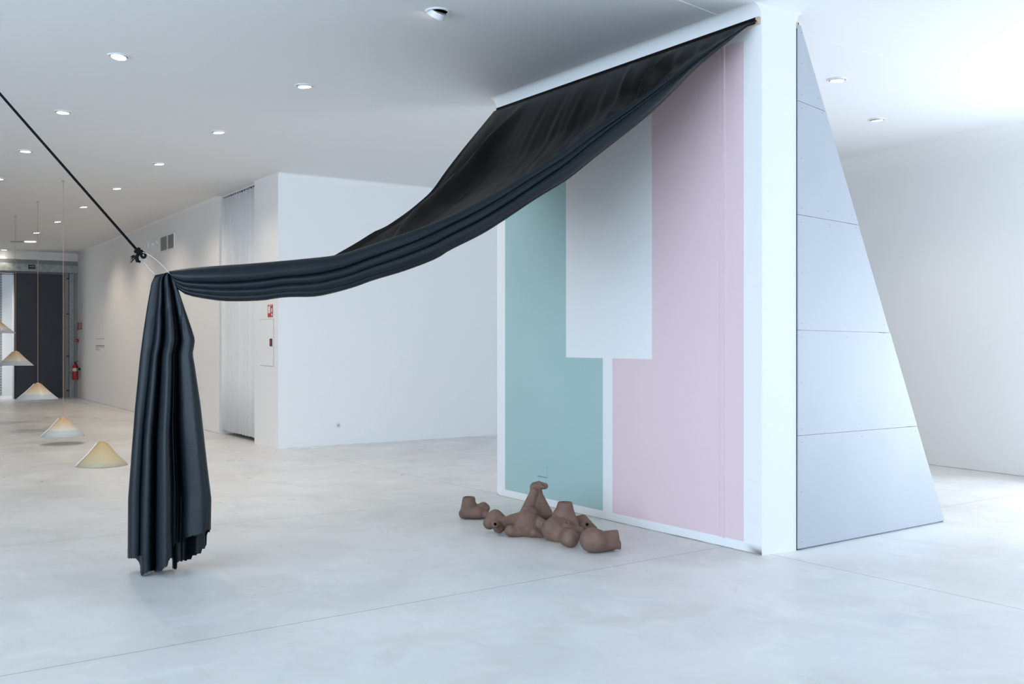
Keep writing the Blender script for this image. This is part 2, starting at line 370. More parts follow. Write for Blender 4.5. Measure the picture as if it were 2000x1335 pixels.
# ------------------------------------------------------------------ rear and side walls; rear window gives daylight, hall side window added as fill
w = MB()
WX0, WX1, WZ0, WZ1 = -4.5, 12.2, .15, 3.7
w.box(V((XS+WX0)/2,YR-.15,ZC/2), V((WX0-XS)/2,0,0), V(0,.15,0), V(0,0,ZC/2)); w.box(V((WX1+14)/2,YR-.15,ZC/2), V((14-WX1)/2,0,0), V(0,.15,0), V(0,0,ZC/2))
w.box(V((WX0+WX1)/2,YR-.15,(ZC+WZ1)/2), V((WX1-WX0)/2,0,0), V(0,.15,0), V(0,0,(ZC-WZ1)/2)); w.box(V((WX0+WX1)/2,YR-.15,WZ0/2), V((WX1-WX0)/2,0,0), V(0,.15,0), V(0,0,WZ0/2))
struct(w.build('wall_rear', M['wall']))
w = MB()
for i in range(8): x = WX0+(WX1-WX0)*i/7; w.box(V(x,YR-.1,(WZ0+WZ1)/2), V(.03,0,0), V(0,.05,0), V(0,0,(WZ1-WZ0)/2))
for z in (WZ0+.03, 2.4, WZ1-.03): w.box(V((WX0+WX1)/2,YR-.1,z), V((WX1-WX0)/2,0,0), V(0,.045,0), V(0,0,.03))
struct(w.build('window_1', M['galv']))
w = MB(); SY0, SY1 = -5.5, 8.0
w.box(V(XS-.15,(SY1+37)/2,ZC/2), V(.15,0,0), V(0,(37-SY1)/2,0), V(0,0,ZC/2)); w.box(V(XS-.15,(SY0-7)/2,ZC/2), V(.15,0,0), V(0,(SY0+7)/2,0), V(0,0,ZC/2))
w.box(V(XS-.15,(SY0+SY1)/2,(ZC+3.8)/2), V(.15,0,0), V(0,(SY1-SY0)/2,0), V(0,0,(ZC-3.8)/2)); w.box(V(XS-.15,(SY0+SY1)/2,.2), V(.15,0,0), V(0,(SY1-SY0)/2,0), V(0,0,.2))
struct(w.build('wall_side', M['wall']))
w = MB()
for i in range(8): w.box(V(XS-.12,SY0+(SY1-SY0)*i/7,2.1), V(.04,0,0), V(0,.03,0), V(0,0,1.7))
for z in (.43, 2.5, 3.77): w.box(V(XS-.12,(SY0+SY1)/2,z), V(.035,0,0), V(0,(SY1-SY0)/2,0), V(0,0,.03))
struct(w.build('added_window', M['galv']))  # unseen window frame, added around the hall fill
# ------------------------------------------------------------------ lights
def area(name, loc, d, sx, sy, power, col, spread=180):
    l = bpy.data.lights.new(name, 'AREA'); l.shape = 'RECTANGLE'; l.size = sx; l.size_y = sy; l.energy = power; l.color = col; l.spread = math.radians(spread)
    o = bpy.data.objects.new(name, l); C.objects.link(o); o.location = loc; o.rotation_euler = Vector(d).to_track_quat('-Z','Y').to_euler(); return o
DAY = (.66,.83,1.0)
area('daylight_rear_window', ((WX0+3.5)/2, YR+.05, 1.95), (0,1,.05), 3.5-WX0, 3.3, 30, (.74,.86,1.0))
area('daylight_rear_window', ((WX1+3.5)/2, YR+.05, 1.95), (0,1,0.05), WX1-3.5, 3.3, 90, (1,.92,.84))
q = (RW0+RW1)/2-wo*.05
area('daylight_side_window', (q.x, q.y, 1.35), (-wo.x,-wo.y,.20), 4.0, 2.3, 270, (.76,.85,1.0))
area('hall_fill_light', (XS+.05, (SY0+SY1)/2, 2.1), (1,0,0), SY1-SY0, 3.2, 975, (.63,.80,1.0))  # added fill that brightens the painted and left walls
area('daylight_lobby', (ep(-20,700).x-.6, E1.y+1.2, 1.9), (.7,-.4,-.4), 1.6, 2.4, 45, (1,.97,.95))
wd = bpy.data.worlds.new('sky'); bpy.context.scene.world = wd; wd.use_nodes = True
bg = wd.node_tree.nodes['Background']; bg.inputs[0].default_value = (.62,.80,1,1); bg.inputs[1].default_value = 1.2
def downlight(px, py, label, tilt=(0,0), power=34, on=True, group='recessed ceiling downlights'):
    p = ce(px, py); t = thing('downlight', p, label, 'ceiling light', group)
    R = .098
    w = MB(); w.lathe(p, [(R-.022,-.004),(R-.02,-.010),(R-.006,-.010),(R,-.004),(R,.0),(R-.022,.0)], 40, closed=True); auto(w.build('trim_ring', M['trimwhite'], t))
    w = MB(); w.lathe(p+V(0,0,-.001), [(R-.021,0),(R-.028,0)], 40); w.lathe(p, [(0,-.0015),(R-.022,-.0015)], 40); w.build('recess_shadow', M['dark'] if on is False else M['ventslat'], t)
    ax = Vector((tilt[0]*(.3 if tilt[1] == 0 else 1), tilt[1], -1)).normalized(); r = .066; bx_ = Vector((tilt[0], tilt[1], -1)).normalized()
    c = p+V(0,0,-.004) if on else p+V(0,0,.0)
    dep = .012 if on is True else .045
    w = MB(); w.lathe(c, [(0,-.002),(r+.004,-.002),(r+.004,dep),(r-.002,dep),(r-.004,dep-.003),(0,dep-.003)], 36, axis=ax); auto(w.build('lamp_housing', M['trimwhite'], t))
    w = MB(); w.lathe(c, [(0,dep-.0025),(r-.004,dep-.0025),(r-.004,dep-.001),(0,dep-.001)], 36, axis=ax); w.build('lamp_face', M['glow'], t)
    l = bpy.data.lights.new('lamp_beam', 'SPOT'); l.energy = power; l.color = (1,.86,.71); l.spot_size = math.radians(115); l.spot_blend = .8; l.shadow_soft_size = .06
    o = bpy.data.objects.new('lamp_beam', l); C.objects.link(o); o.parent = t; o.location = ax*(dep+.02); o.rotation_euler = bx_.to_track_quat('-Z','Y').to_euler()
    return t
P_ = 88
downlight(595,167,'round recessed downlight nearest the black fabric, glowing warm white',(.36,0),P_)
downlight(427,257,'recessed downlight in the long row, second back from the black fabric',(.36,0),P_)
downlight(311,319,'recessed downlight third in the row beside the curtained wall',(.36,0),P_)
downlight(228,367,'recessed downlight right of the black rope, fourth in the wall-side row',(.36,0),P_*1.2)
downlight(163,403,'recessed downlight just left of the black rope in the wall-side row',(.36,0),P_*1.3)
downlight(112.5,432,'recessed downlight between the two nearest pendant cords',(.36,0),P_*1.4)
downlight(71,453.5,'recessed downlight seen right behind the middle pendant cord',(.36,0),P_*1.5)
downlight(8,487,'furthest recessed downlight, low at the left edge above the steel door',(-.2,0),P_*.5)
downlight(232,109,'large near downlight at upper left, lamp tilted inside its ring',(-.12,-.1),P_)
downlight(123,218,'recessed downlight above the nearest long pendant cord',(0,0),P_)
downlight(50,294,'recessed downlight left of the rope, third in the left row',(0,0),P_)
downlight(-3,348,'recessed downlight cut off by the left picture edge',(0,0),P_)
downlight(855,22,'downlight at top centre with its white lamp head swung out sideways',(-.15,.75),10, on=None)
downlight(1635,155,'bright downlight just right of the triangular grey panel',(0,.05),P_*.7)
downlight(1713,233,'downlight deeper in the right bay, lamp tilted in its ring',(.15,.05),P_*.7)
# slot light near the far end
p = ce(44,471.5); t = thing('slot_light', p, 'short slim wedge-shaped slot light on the ceiling near the steel door', 'ceiling light')
w = MB(); w.box(p+V(-.1,0,-.008), V(.20,-.14,0)*.7, V(.03,.04,0), V(0,0,.012)); w.build('housing', M['ventslat'], t)
w = MB(); w.box(p+V(.12,-.1,-.006), V(.20,-.14,0)*.7, V(.02,.03,0), V(0,0,.008)); w.build('diffuser', M['glow'], t)
# ------------------------------------------------------------------ left wall fittings
def lp(px, py, off=0): p = vp(px, py, LA, LE); return p-ln*off
def lbox(mb, x0, x1, ztop, zbot, off0, off1, k=0):     # box on the left wall between two photo columns, heights in m
    a, b = lp(x0,700), lp(x1,700); c = (a+b)/2; c.z = (ztop+zbot)/2; h = (b-a)/2; h.z = 0
    mb.box(c-ln*(off0+off1)/2, h, ln*(off1-off0)/2, V(0,0,(ztop-zbot)/2), k)
def lz(px, py): return lp(px, py).z
# curtain
t = thing('curtain', (LO1+LO2)/2+ln*.12, 'floor-length sheer white curtain hanging in the opening of the left wall', 'curtain')
def curtain(name, z0, z1, parent):
    A, B = LO1+ld*.02, LO2-ld*.02; n = 260; vs = []; L_ = (B-A).length
    for j in range(5):
        for i in range(n+1):
            s = i/n; z = z0+(z1-z0)*j/4; am = .05 if j < 4 else .035
            ph = 2*PI*(s*13+.35*math.sin(s*9)); off = am*math.sin(ph)+.015*math.sin(ph*2.3+1)
            vs.append(A.lerp(B, s)+ln*(.065+off*.8)+V(0,0,z))
    fs = [(j*(n+1)+i, j*(n+1)+i+1, (j+1)*(n+1)+i+1, (j+1)*(n+1)+i) for j in range(4) for i in range(n)]
    o = mesh(name, vs, fs, M['curtain'], parent, True); s_ = o.modifiers.new('thick','SOLIDIFY'); s_.thickness = .002; return o
curtain('cloth', .07, ZC-.055, t)
w = MB(); w.box((LO1+LO2)/2+ln*.065+V(0,0,ZC-.012), (LO2-LO1)/2-ld*.01, ln*.014, V(0,0,.012)); w.build('curtain_rail', M['trimwhite'], t)
for i in range(16):
    w = MB(); w.box(LO1.lerp(LO2,(i+.5)/16)+ln*.065+V(0,0,ZC-.042), ld*.005, ln*.004, V(0,0,.020)); w.build('curtain_hook', M['trimwhite'], t)
# ventilation grille
t = thing('vent_grille', lp(328,489), 'double louvred ventilation grille high on the left wall near the rope knot', 'vent')
za, zb_ = lz(328,460), lz(328,487)
for x0, x1 in ((314.8,327.4),(328.8,341)):
    w = MB(); lbox(w, x0, x1, za, zb_, 0, .006); fr = w.build('backing', M['ventdark'], t)
    w = MB(); n = 15
    for i in range(n):
        z = zb_+(za-zb_)*(i+.5)/n; lbox(w, x0+.25, x1-.25, z+.006, z-.003, .006, .018)
    w.build('louvre', M['ventslat'], fr)
w = MB(); lbox(w, 314.2, 341.6, za+.012, za, 0, .02); lbox(w, 314.2, 341.6, zb_, zb_-.012, 0, .02)
for x in (314.5, 328.1, 341.3): lbox(w, x-.35, x+.35, za, zb_, 0, .02)
w.build('frame', M['wall_warm'], t)
# two little wall fittings left of the vent
t = thing('wall_sensor', lp(307.5,478), 'tiny white spotlight beside the ventilation grille on the left wall', 'sensor')
w = MB(); lbox(w, 305.8, 309.5, lz(308,470), lz(308,477), 0, .06); w.build('body', M['trimwhite'], t)
w = MB(); w.lathe(lp(306.8,476,.05), [(0,0),(.03,0),(.04,.05),(0,.05)], 16, axis=(-ln-V(0,0,.6))); w.build('lens', M['trimwhite'], t)
t = thing('wall_sensor', lp(289,480), 'tiny faint white box on the left wall, left of the ventilation grille', 'sensor')
w = MB(); lbox(w, 287.3, 290.6, lz(289,474), lz(289,484), 0, .03); w.build('body', M['trimwhite'], t)
w = MB(); lbox(w, 286.3, 287.6, lz(287,480), lz(287,482.5), 0, .05); w.build('lens', M['trimwhite'], t)
# hose cabinet flush in the wall
zt_, zb_ = lz(521,623.4), lz(521,713.5)
t = thing('fire_hose_cabinet', lp(521,714), 'flush white fire hose cabinet at the end of the left wall beside the corner', 'cabinet')
w = MB(); lbox(w, 508.2, 534.8, zt_+.006, zb_-.006, 0, .003); w.build('frame', M['ventslat'], t)
w = MB(); lbox(w, 508.7, 534.3, zt_, zb_, .003, .010); dr = w.build('door', M['wall_warm'], t)
w = MB(); lbox(w, 529.2, 533.0, lz(531,661), lz(531,675.5), .010, .022); hd = w.build('handle', M['dark'], dr)
w = MB(); lbox(w, 531.0, 532.3, lz(531,663), lz(531,673.5), .022, .025); w.build('red_insert', M['redsign'], dr)
# red and white hose sign
zt_, zb_ = lz(528,594.5), lz(528,619)
t = thing('fire_sign', lp(528,619), 'red and white fire sign above the flush cabinet on the left wall', 'sign')
w = MB(); lbox(w, 523.2, 533.2, zt_, zb_, 0, .004); w.build('sign_plate', M['redsign'], t)
w = MB(); H_ = zt_-zb_; lbox(w, 524.4, 528.2, zt_-H_*.14, zt_-H_*.68, .004, .006); lbox(w, 530.4, 532.2, zt_-H_*.30, zt_-H_*.62, .004, .006); lbox(w, 530.8, 532.5, zt_-H_*.72, zt_-H_*.9, .004, .006)
lbox(w, 525, 532, zt_-H_*.05, zt_-H_*.09, .004, .006)
w.build('pictogram', M['curtain'], t)
# wall text
t = thing('wall_text', lp(196,688), 'small block of dark exhibition text lettered on the left wall', 'text')
w = MB(); lbox(w, 187, 204.5, lz(196,661.0), lz(196,661.9), 0, .003); w.build('rule_line', M['greyink'], t)
def words(x0, x1, y0, y1, seed, name, m):               # one line of lettering too small to read: a ragged thin strip
    rr = random.Random(seed); n = 26; top = [lp(x0+(x1-x0)*i/n, 700) for i in range(n+1)]; up_ = []
    za_, zb2 = lz(196,y0), lz(196,y1)
    for i, p in enumerate(top): up_.append(V(p.x, p.y, zb2+(za_-zb2)*(.45+.55*rr.random())))
    lo_ = [V(p.x, p.y, zb2) for p in (top[0], top[-1])]
    w = MB(); w.slab([lo_[0]]+up_+[lo_[1]], -ln*.003); w.build(name, m, t)
words(187, 204, 673.6, 675.9, 3, 'heading', M['ink'])
words(187, 204, 677.2, 678.4, 5, 'text_line', M['greyink']); words(187, 195, 680.6, 681.7, 6, 'text_line', M['greyink']); words(187, 195, 683.0, 684.0, 8, 'text_line', M['greyink'])
# extinguisher, call point, signs
pb = lp(157.2,741,.135); t = thing('fire_extinguisher', pb, 'red fire extinguisher hung low on the left wall next to the steel post', 'fire extinguisher')
z0 = pb.z
w = MB(); w.lathe(pb, [(0,0),(.075,0),(.08,.012),(.08,.36),(.07,.40),(.035,.435),(.028,.46),(0,.46)], 28); auto(w.build('cylinder', M['red'], t))
w = MB(); w.lathe(pb+V(0,0,.45), [(0,0),(.022,0),(.022,.04),(.012,.05),(0,.05)], 16); w.box(pb+V(.01,-.02,.51), V(.05,-.02,.012), V(.006,.012,0), V(0,0,.006)); w.tube([pb+V(0,-.03,.47), pb+V(.02,-.10,.44), pb+V(.03,-.11,.3), pb+V(.03,-.09,.2)], .009, 8); w.build('valve_and_hose', M['dark'], t)
w = MB()
for a0 in range(-7,6):
    q0 = a0*.16-1.75; q1 = q0+.16
    w.add([pb+V(.0812*math.cos(q), .0812*math.sin(q), z) for q, z in ((q0,.24),(q1,.24),(q1,.33),(q0,.33))], [(0,1,2,3)])
w.build('label', M['curtain'], t)
w = MB(); w.box(pb+ln*.10+V(0,0,.3), ld*.02, ln*.030, V(0,0,.03)); w.build('bracket', M['dark'], t)
for x0, x1, y0, y1, nm, lab in ((151.6,155.2,630,643.6,'fire_sign','left of the two red signs above the fire extinguisher'),(157,160,630,643.6,'fire_sign','right of the two red signs above the fire extinguisher')):
    t = thing(nm, lp((x0+x1)/2,y1), lab, 'sign')
    w = MB(); lbox(w, x0, x1, lz(156,y0), lz(156,y1), 0, .004); w.build('sign_plate', M['redsign'], t)
    w = MB(); xm = (x0+x1)/2; lbox(w, xm-.5, xm+.3, lz(156,y0+2), lz(156,y0+6), .004, .006); lbox(w, xm-.2, xm+.7, lz(156,y0+7), lz(156,y1-2.5), .004, .006); w.build('pictogram', M['curtain'], t)
t = thing('fire_alarm_button', lp(153.2,668), 'small red alarm call point between the red signs and the extinguisher', 'alarm')
w = MB(); lbox(w, 151.8, 154.4, lz(153,662), lz(153,668), 0, .05); bx = w.build('casing', M['red'], t)
w = MB(); lbox(w, 152.5, 153.8, lz(153,663.8), lz(153,666.3), .05, .054); w.build('press_plate', M['curtain'], t)
# conduit stub low on wall
# socket on the back wall
bn = V(BD.y,-BD.x,0)
pS = vp(660.5,830,LA,BE); t = thing('wall_socket', pS, 'white round-well power socket low on the blue-lit back wall', 'socket')
w = MB(); w.box(pS+bn*.005, BD*.041, bn*.005, V(0,0,.041)); w.build('cover_plate', M['trimwhite'], t)
w = MB(); w.lathe(pS+bn*.010, [(.024,0),(.024,.003),(.020,.003),(.018,-.0),(0,.0005)], 24, axis=bn); w.build('well', M['panel'], t)
# blank plate painted over on the teal field
pS = mp(1059.5,919); t = thing('blank_plate', pS, 'teal-painted flush square plate low on the teal wall field', 'cover plate')
w = MB(); w.box(pS+mn*.002, md*.075, mn*.002, V(0,0,.055)); w.build('plate', M['teal'], t)
w = MB(); w.box(pS+mn*.0015-V(0,0,.058), md*.078, mn*.0015, V(0,0,.0025)); w.build('lower_edge', M['screw'], t)
# ------------------------------------------------------------------ pendant cones
def cone(px, pyrim, d, R, kind, label, cord=None, H=.285, floor=False):
    c = at(px, pyrim, d)
    if floor: c.z = .004
    t = thing('resin_cone', c, label, 'hanging cone' if not floor else 'cone', 'translucent resin cones')
    n = 72; rt = .055; vs = []; prof = [(R,0),(R*.8,H*.22),(R*.55,H*.49),(rt+.03,H*.86),(rt+.008,H*.955),(rt-.015,H*.99),(0.0,H)]
    seam = math.atan2(c.x, -c.y)+.03                   # overlap seam on the left outline; white strip paints its bright rim
    for r, z in prof:
        for j in range(n): a = 2*PI*j/n; rr = r*(1+.012*math.sin(3*a+px)); vs.append(c+V(rr*math.cos(a), rr*math.sin(a), z+.004*math.sin(2*a+px)))
    fs = [(i*n+j, i*n+(j+1)%n, (i+1)*n+(j+1)%n, (i+1)*n+j) for i in range(len(prof)-1) for j in range(n)]
    o = mesh('shade', vs, fs, M[kind], t, True)
    sm = o.modifiers.new('thick','SOLIDIFY'); sm.thickness = .004
    w = MB(); u = V(math.cos(seam), math.sin(seam), 0); rp = spline([c+u*(r-.001)+V(0,0,z) for r, z in prof[:5]], 14); w.tube(rp, .0085, 6); w.build('seam_highlight', M['cone_edge'], t)
    if cord:
        top = Vector((c.x, c.y, ZC)); w = MB(); w.tube([c+V(0,0,H-.01), top], .0045, 6); w.build('cord', M['cord'], t)
        w = MB(); w.lathe(top, [(0,-.03),(.008,-.03),(.012,-.02),(.02,-.004),(.02,0),(0,0)], 12); w.build('ceiling_hook', M['ventslat'], t)
    w = MB(); w.lathe(c+V(0,0,H-.004), [(0,.01),(.02,.008),(.022,0),(0,-.004)], 16); w.build('top_cap', M['cone_edge'] if cord else M['cone_a'], t)
    return t
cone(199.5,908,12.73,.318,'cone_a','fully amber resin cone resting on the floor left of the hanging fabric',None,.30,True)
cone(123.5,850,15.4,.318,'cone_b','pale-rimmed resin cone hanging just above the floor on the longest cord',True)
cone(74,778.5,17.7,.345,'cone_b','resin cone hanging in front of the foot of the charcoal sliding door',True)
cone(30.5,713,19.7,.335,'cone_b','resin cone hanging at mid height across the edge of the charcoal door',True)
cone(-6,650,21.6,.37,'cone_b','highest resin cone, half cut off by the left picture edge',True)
# ------------------------------------------------------------------ triangular partition
T0, T1 = fl(1556.5,1074), fl(1843,1018); td = (T1-T0); TL = td.length; td.normalize(); tn = V(td.y,-td.x,0)
if tn.y > 0: tn = -tn
T = thing('triangular_partition', (T0+T1)/2, 'tall triangular partition clad in pale grey boards beside the white wall end', 'partition')
zap = 4.03; wtop = .03
def tw(z): return wtop+(TL-wtop)*(1-z/zap)
seams_l = [0, .88, 1.690, 2.575, 3.447, zap]; seams_r = [0, .872, 1.675, 2.548, 3.41, zap]
g = .0022
for k in range(5):
    a0, a1, b0, b1 = seams_l[k]+g, seams_l[k+1]-g, seams_r[k]+g, seams_r[k+1]-g
    if k == 0: a0 = b0 = .012
    jit = [0,.004,-.003,.003,0][k]
    poly = [T0+V(0,0,a0), T0+td*(tw(b0)+jit)+V(0,0,b0), T0+td*(tw(b1)+jit)+V(0,0,b1), T0+V(0,0,a1)]
    w = MB(); w.slab(poly, tn*.012); pn = w.build('cladding_panel', M['panel'], T, loc=(T0+V(0,0,a0)))
    sc = []
    for z in (a0+.05, (a0+a1)/2, a1-.05):
        sc.append((.04, z))
        if z != (a0+a1)/2:
            sc.append((tw(z)-.05, z))
            if tw(z) > .6: sc.append((tw(z)*.5, z))
    for (u, z) in sc:
        if u < .02: continue
        w = MB(); pp = T0+td*u+V(0,0,z)+tn*.0125; w.lathe(pp, [(0,.0008),(.003,.0008),(.0038,0),(0,0)], 10, axis=tn); w.build('screw', M['screw'], pn, loc=pp)
w = MB(); bk = -tn
w.slab([T0+td*.01+V(0,0,0), T0+td*(TL-.012)+V(0,0,0), T0+td*(TL-.03)+V(0,0,.045), T0+td*.01+V(0,0,.045)], bk*.06)
w.slab([T0+td*.012+V(0,0,0), T0+td*.045, T0+td*.045+V(0,0,zap-.1), T0+td*.012+V(0,0,zap-.02)], bk*.06)
w.slab([T0+td*(tw(0)-.06), T0+td*(tw(0)-.002), T0+td*(wtop+.004)+V(0,0,zap-.003), T0+td*(wtop-.03)+V(0,0,zap-.003)], bk*.06)
w.build('backing_frame', M['screw'], T)
w = MB(); w.box(T0+V(0,0,zap-.003)-td*.002+bk*.01, td*.010, tn*.014, V(0,0,.023)); w.build('timber_batten', M['wood'], T)
w = MB(); w.box(T0+V(0,0,zap-.006)+td*.012+bk*.02, td*.004, tn*.025, V(0,0,.026)); w.build('black_strip', M['dark'], T)
# ------------------------------------------------------------------ black fabric
OFF = .035
def mpo(px, py, off): p = vp(px, py, MA+mn*off, MF+mn*off); return p
C1 = mpo(1477,39,OFF); C0 = mpo(965,217,OFF)
G = at(336,541,6.75)
FAB = thing('fabric_drape', V(G.x,G.y,0), 'huge black fabric strung from a wall batten to a rope, tail hanging to floor', 'fabric')
# batten under the cloth
w = MB(); bd = (C1-C0); ba = C0+bd*.01; bb = C1+bd*.0035; bc = (ba+bb)/2; bc = bc-mn*(OFF/2+.006); w.box(bc, (bb-ba)/2, mn*.016, V(0,0,.026)); w.build('timber_batten', M['wood'], FAB)
w = MB(); bb2 = C1-bd*.004; bc = (ba+bb2)/2-mn*(OFF/2+.006); w.box(bc, (bb2-ba)/2, mn*.020, V(0,0,.024)); w.build('batten_wrap', M['fabric_brown'], FAB)
NS = 90
g1 = [(1477,39),(1456,51),(1386,96),(1308,150),(1230,204),(1152,256),(1090,300),(1000,356),(940,390),(880,420),(820,445),(769,463),(700,486),(658,498),(600,505),(500,514),(400,521),(350,526),(331,529)]
gb = [(1477,43),(1457,54),(1412,91),(1360,134),(1316,178),(1269,223),(1217,265),(1162,308),(1108,351),(1048,388),(985,430),(940,458),(880,488),(850,506),(790,529),(730,547),(694,560),(655,571),(616,579),(569,580),(543,582),(508,587),(442,588),(400,583),(366,576),(349,566),(340,552)]
C1n = C1+mn*.02
T_ = spline([vp(x,y,C1n,G) for x,y in g1], NS); B_ = spline([vp(x,y,C1n,G) for x,y in gb], NS)
vn = (G-C1n); vn = V(-vn.y, vn.x, 0).normalized()      # normal of the sagging plane, toward the camera
if vn.y > 0: vn = -vn
NF, NBk = 56, 16
creases = [(0.0,[.24,.36,.97]),(.25,[.25,.38,.96]),(.45,[.27,.56,.93]),(.62,[.32,.60,.90]),(.8,[.44,.66,.86]),(1,[.52,.70,.86])]
def crs(u):
    for (a, A), (b, B) in zip(creases, creases[1:]):
        if u <= b: t = (u-a)/(b-a); return [p+(q-p)*t for p, q in zip(A, B)]
    return creases[-1][1]
vs = []; nr = NF+NBk
for i in range(NS):
    u = i/(NS-1); Tp, Bp = T_[i], B_[i]; ax = Bp-Tp; wd_ = ax.length; cs = [0]+crs(u)+[1]
    for j in range(NF):
        t = j/(NF-1)
        for (a, b) in zip(cs, cs[1:]):
            if t <= b+1e-9: break
        q = (t-a)/(b-a); roll = math.sin(PI*q)**.5 if 0 < q < 1 else 0
        lean = .22*(q-.5)*(b-a)                        # each roll overhangs the next one
        bulge = .30*math.sin(PI*t)**.8*wd_
        fine = .0010*math.sin(44*t+8*noise.noise(V(u*3,t*2,0)))*math.sin(PI*u)+.006*noise.noise(V(u*10,t*5,3))
        off = bulge+.50*(b-a)*wd_*roll-.10*wd_*math.sin(PI*t)+fine
        vs.append(Tp+ax*(t+lean*roll)+vn*off)
    for j in range(NBk):
        t = 1-(j+.5)/NBk; vs.append(Tp+ax*t-vn*(.30*math.sin(PI*t)*wd_))
fs = [(i*nr+j, i*nr+(j+1)%nr, (i+1)*nr+(j+1)%nr, (i+1)*nr+j) for i in range(NS-1) for j in range(nr)]
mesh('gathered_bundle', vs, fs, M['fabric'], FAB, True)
# flat canopy from the batten into the bundle
i0 = min(range(NS), key=lambda i: abs(((T_[i].x*CA-T_[i].y*SA)/(T_[i].x*SA+T_[i].y*CA))*F+CX-656))
E0 = T_[i0]
g0 = [(965,217),(935,254),(905,291),(873,333),(846,371),(822,394),(795,416),(757,442),(735,452),(700,474),(657,499)]
G0 = spline([vp(x,y,C0,E0) for x,y in g0], 40); NV = 150; NSs = 40; vs = []
def gs(x, c, s): return math.exp(-((x-c)/s)**2)
nrm = (C1-C0).cross(E0-C0).normalized(); nrm = nrm if nrm.dot(V(vn.x,vn.y,-.5)) > 0 else -nrm
for a in range(NV+1):
    v = a/NV; B0 = C0.lerp(C1, v)
    fi = i0*(1-v); k = min(int(fi), NS-2); E = T_[k].lerp(T_[k+1], fi-k)-vn*.02+V(0,0,-.03)*(1-v)
    if v == 0: E = E0.copy()
    for b in range(NSs):
        s = b/(NSs-1); base = B0.lerp(E, s); dev = G0[b]-G0[0].lerp(G0[-1], s); p = base+dev*(1-v)**1.0*(1-.3*v)
        e = math.sin(PI*min(1,s*1.02))**.6 if s > 0 else 0; s2 = s**.7
        f = -.24*gs(v,.165-.05*s,.020)*s2 + .20*gs(v,.095-.02*s,.038)*s2 - .16*gs(v,.750-.05*s,.014)*s2 + .12*gs(v,.700-.04*s,.022)*s2 - .03*gs(v,.61,.010) - .015*gs(v,.42,.02)+.014*gs(v,.50,.03)-.01*gs(v,.28,.02)
        f += (.0075*math.sin(v*95+2*math.sin(v*13)+3*s)+.004*math.sin(v*190+1.3))*min(1,s*3)*(.4+.6*math.sin(v*9+1)**2)
        f += .02*noise.noise(V(v*4, s*3, 1))*s + .06*noise.noise(V(v*26, s*9, 5))*gs(s,1,.22)*gs(v,0,.14)
        edge = min(1, v/.02)                            # the free edge keeps its line
        p = p+nrm*f*e*edge
        vs.append(p)
fs = [(a*NSs+b, (a+1)*NSs+b, (a+1)*NSs+b+1, a*NSs+b+1) for a in range(NV) for b in range(NSs-1)]
o = mesh('canopy', vs, fs, M['fabric_brown'], FAB, True); s_ = o.modifiers.new('thick','SOLIDIFY'); s_.thickness = .0025; s_.offset = 0
# hanging tail: one long pleated curtain folded round on itself
DT = 6.75
XL = [(527,329),(531,318),(537,303),(551,296),(600,287),(653,279),(700,273),(791,264),(880,257),(974,250),(1089,249),(1140,250)]
XR = [(527,333),(535,336),(552,343),(569,350),(608,363),(640,374),(663,381),(674,379.5),(691,376.5),(717,381),(791,392),(891,403),(974,413),(1033,412),(1140,412)]
K = [ # fraction bottom, fraction top, depth (m, + is away), y of hem
 (.000,.00,.010,1089),(.02,.04,-.035,1090),(.07,.16,-.050,1090),(.125,.28,-.040,1086),(.15,.34,-.022,1084),(.152,.35,-.024,1119),(.175,.38,-.060,1124),(.22,.42,-.075,1119),(.27,.47,-.060,1115),(.305,.50,-.01,1114),(.315,.53,.060,1113),
 (.325,.55,.085,1116),(.335,.56,.04,1117),(.355,.57,-.06,1116),(.40,.62,-.105,1115),(.46,.70,-.120,1107),(.52,.78,-.095,1089),(.535,.80,-.04,1088),(.55,.82,-.050,1066),(.572,.83,-.055,1061),(.585,.84,.0,1060),
 (.58,.85,.075,1059),(.60,.86,.115,1060),(.64,.88,.085,1058),(.67,.90,-.01,1056),(.71,.92,-.045,1049),(.80,.95,-.065,1045),(.90,.97,-.070,1041),(.97,.99,-.04,1034),(1.0,1.0,.02,1033),
 (.96,.98,.09,1040),(.925,.95,.12,1070),(.82,.86,.10,1083),(.70,.80,.17,1094),(.61,.74,.14,1096),(.58,.70,.12,1112),(.54,.62,.15,1110),(.52,.60,.19,1088),(.42,.52,.13,1110),(.32,.44,.18,1118),(.2,.3,.12,1116),(.08,.16,.14,1088),(.01,.05,.08,1087)]
def catp(vals, n):                                     # periodic spline of tuples
    m = len(vals); out = []
    for i in range(m):
        a, b, c, d = (vals[(i+k-1)%m] for k in range(4))
        for s in range(n):
            t = s/n; out.append(tuple(.5*((2*b[q])+(c[q]-a[q])*t+(2*a[q]-5*b[q]+4*c[q]-d[q])*t*t+(3*b[q]-a[q]-3*c[q]+d[q])*t**3) for q in range(3))+((b[3] if t < .5 else c[3])*.45+(b[3]+(c[3]-b[3])*t)*.55,))
    return out
KK = catp(K, 6); NR = 70; vs = []; nk = len(KK)
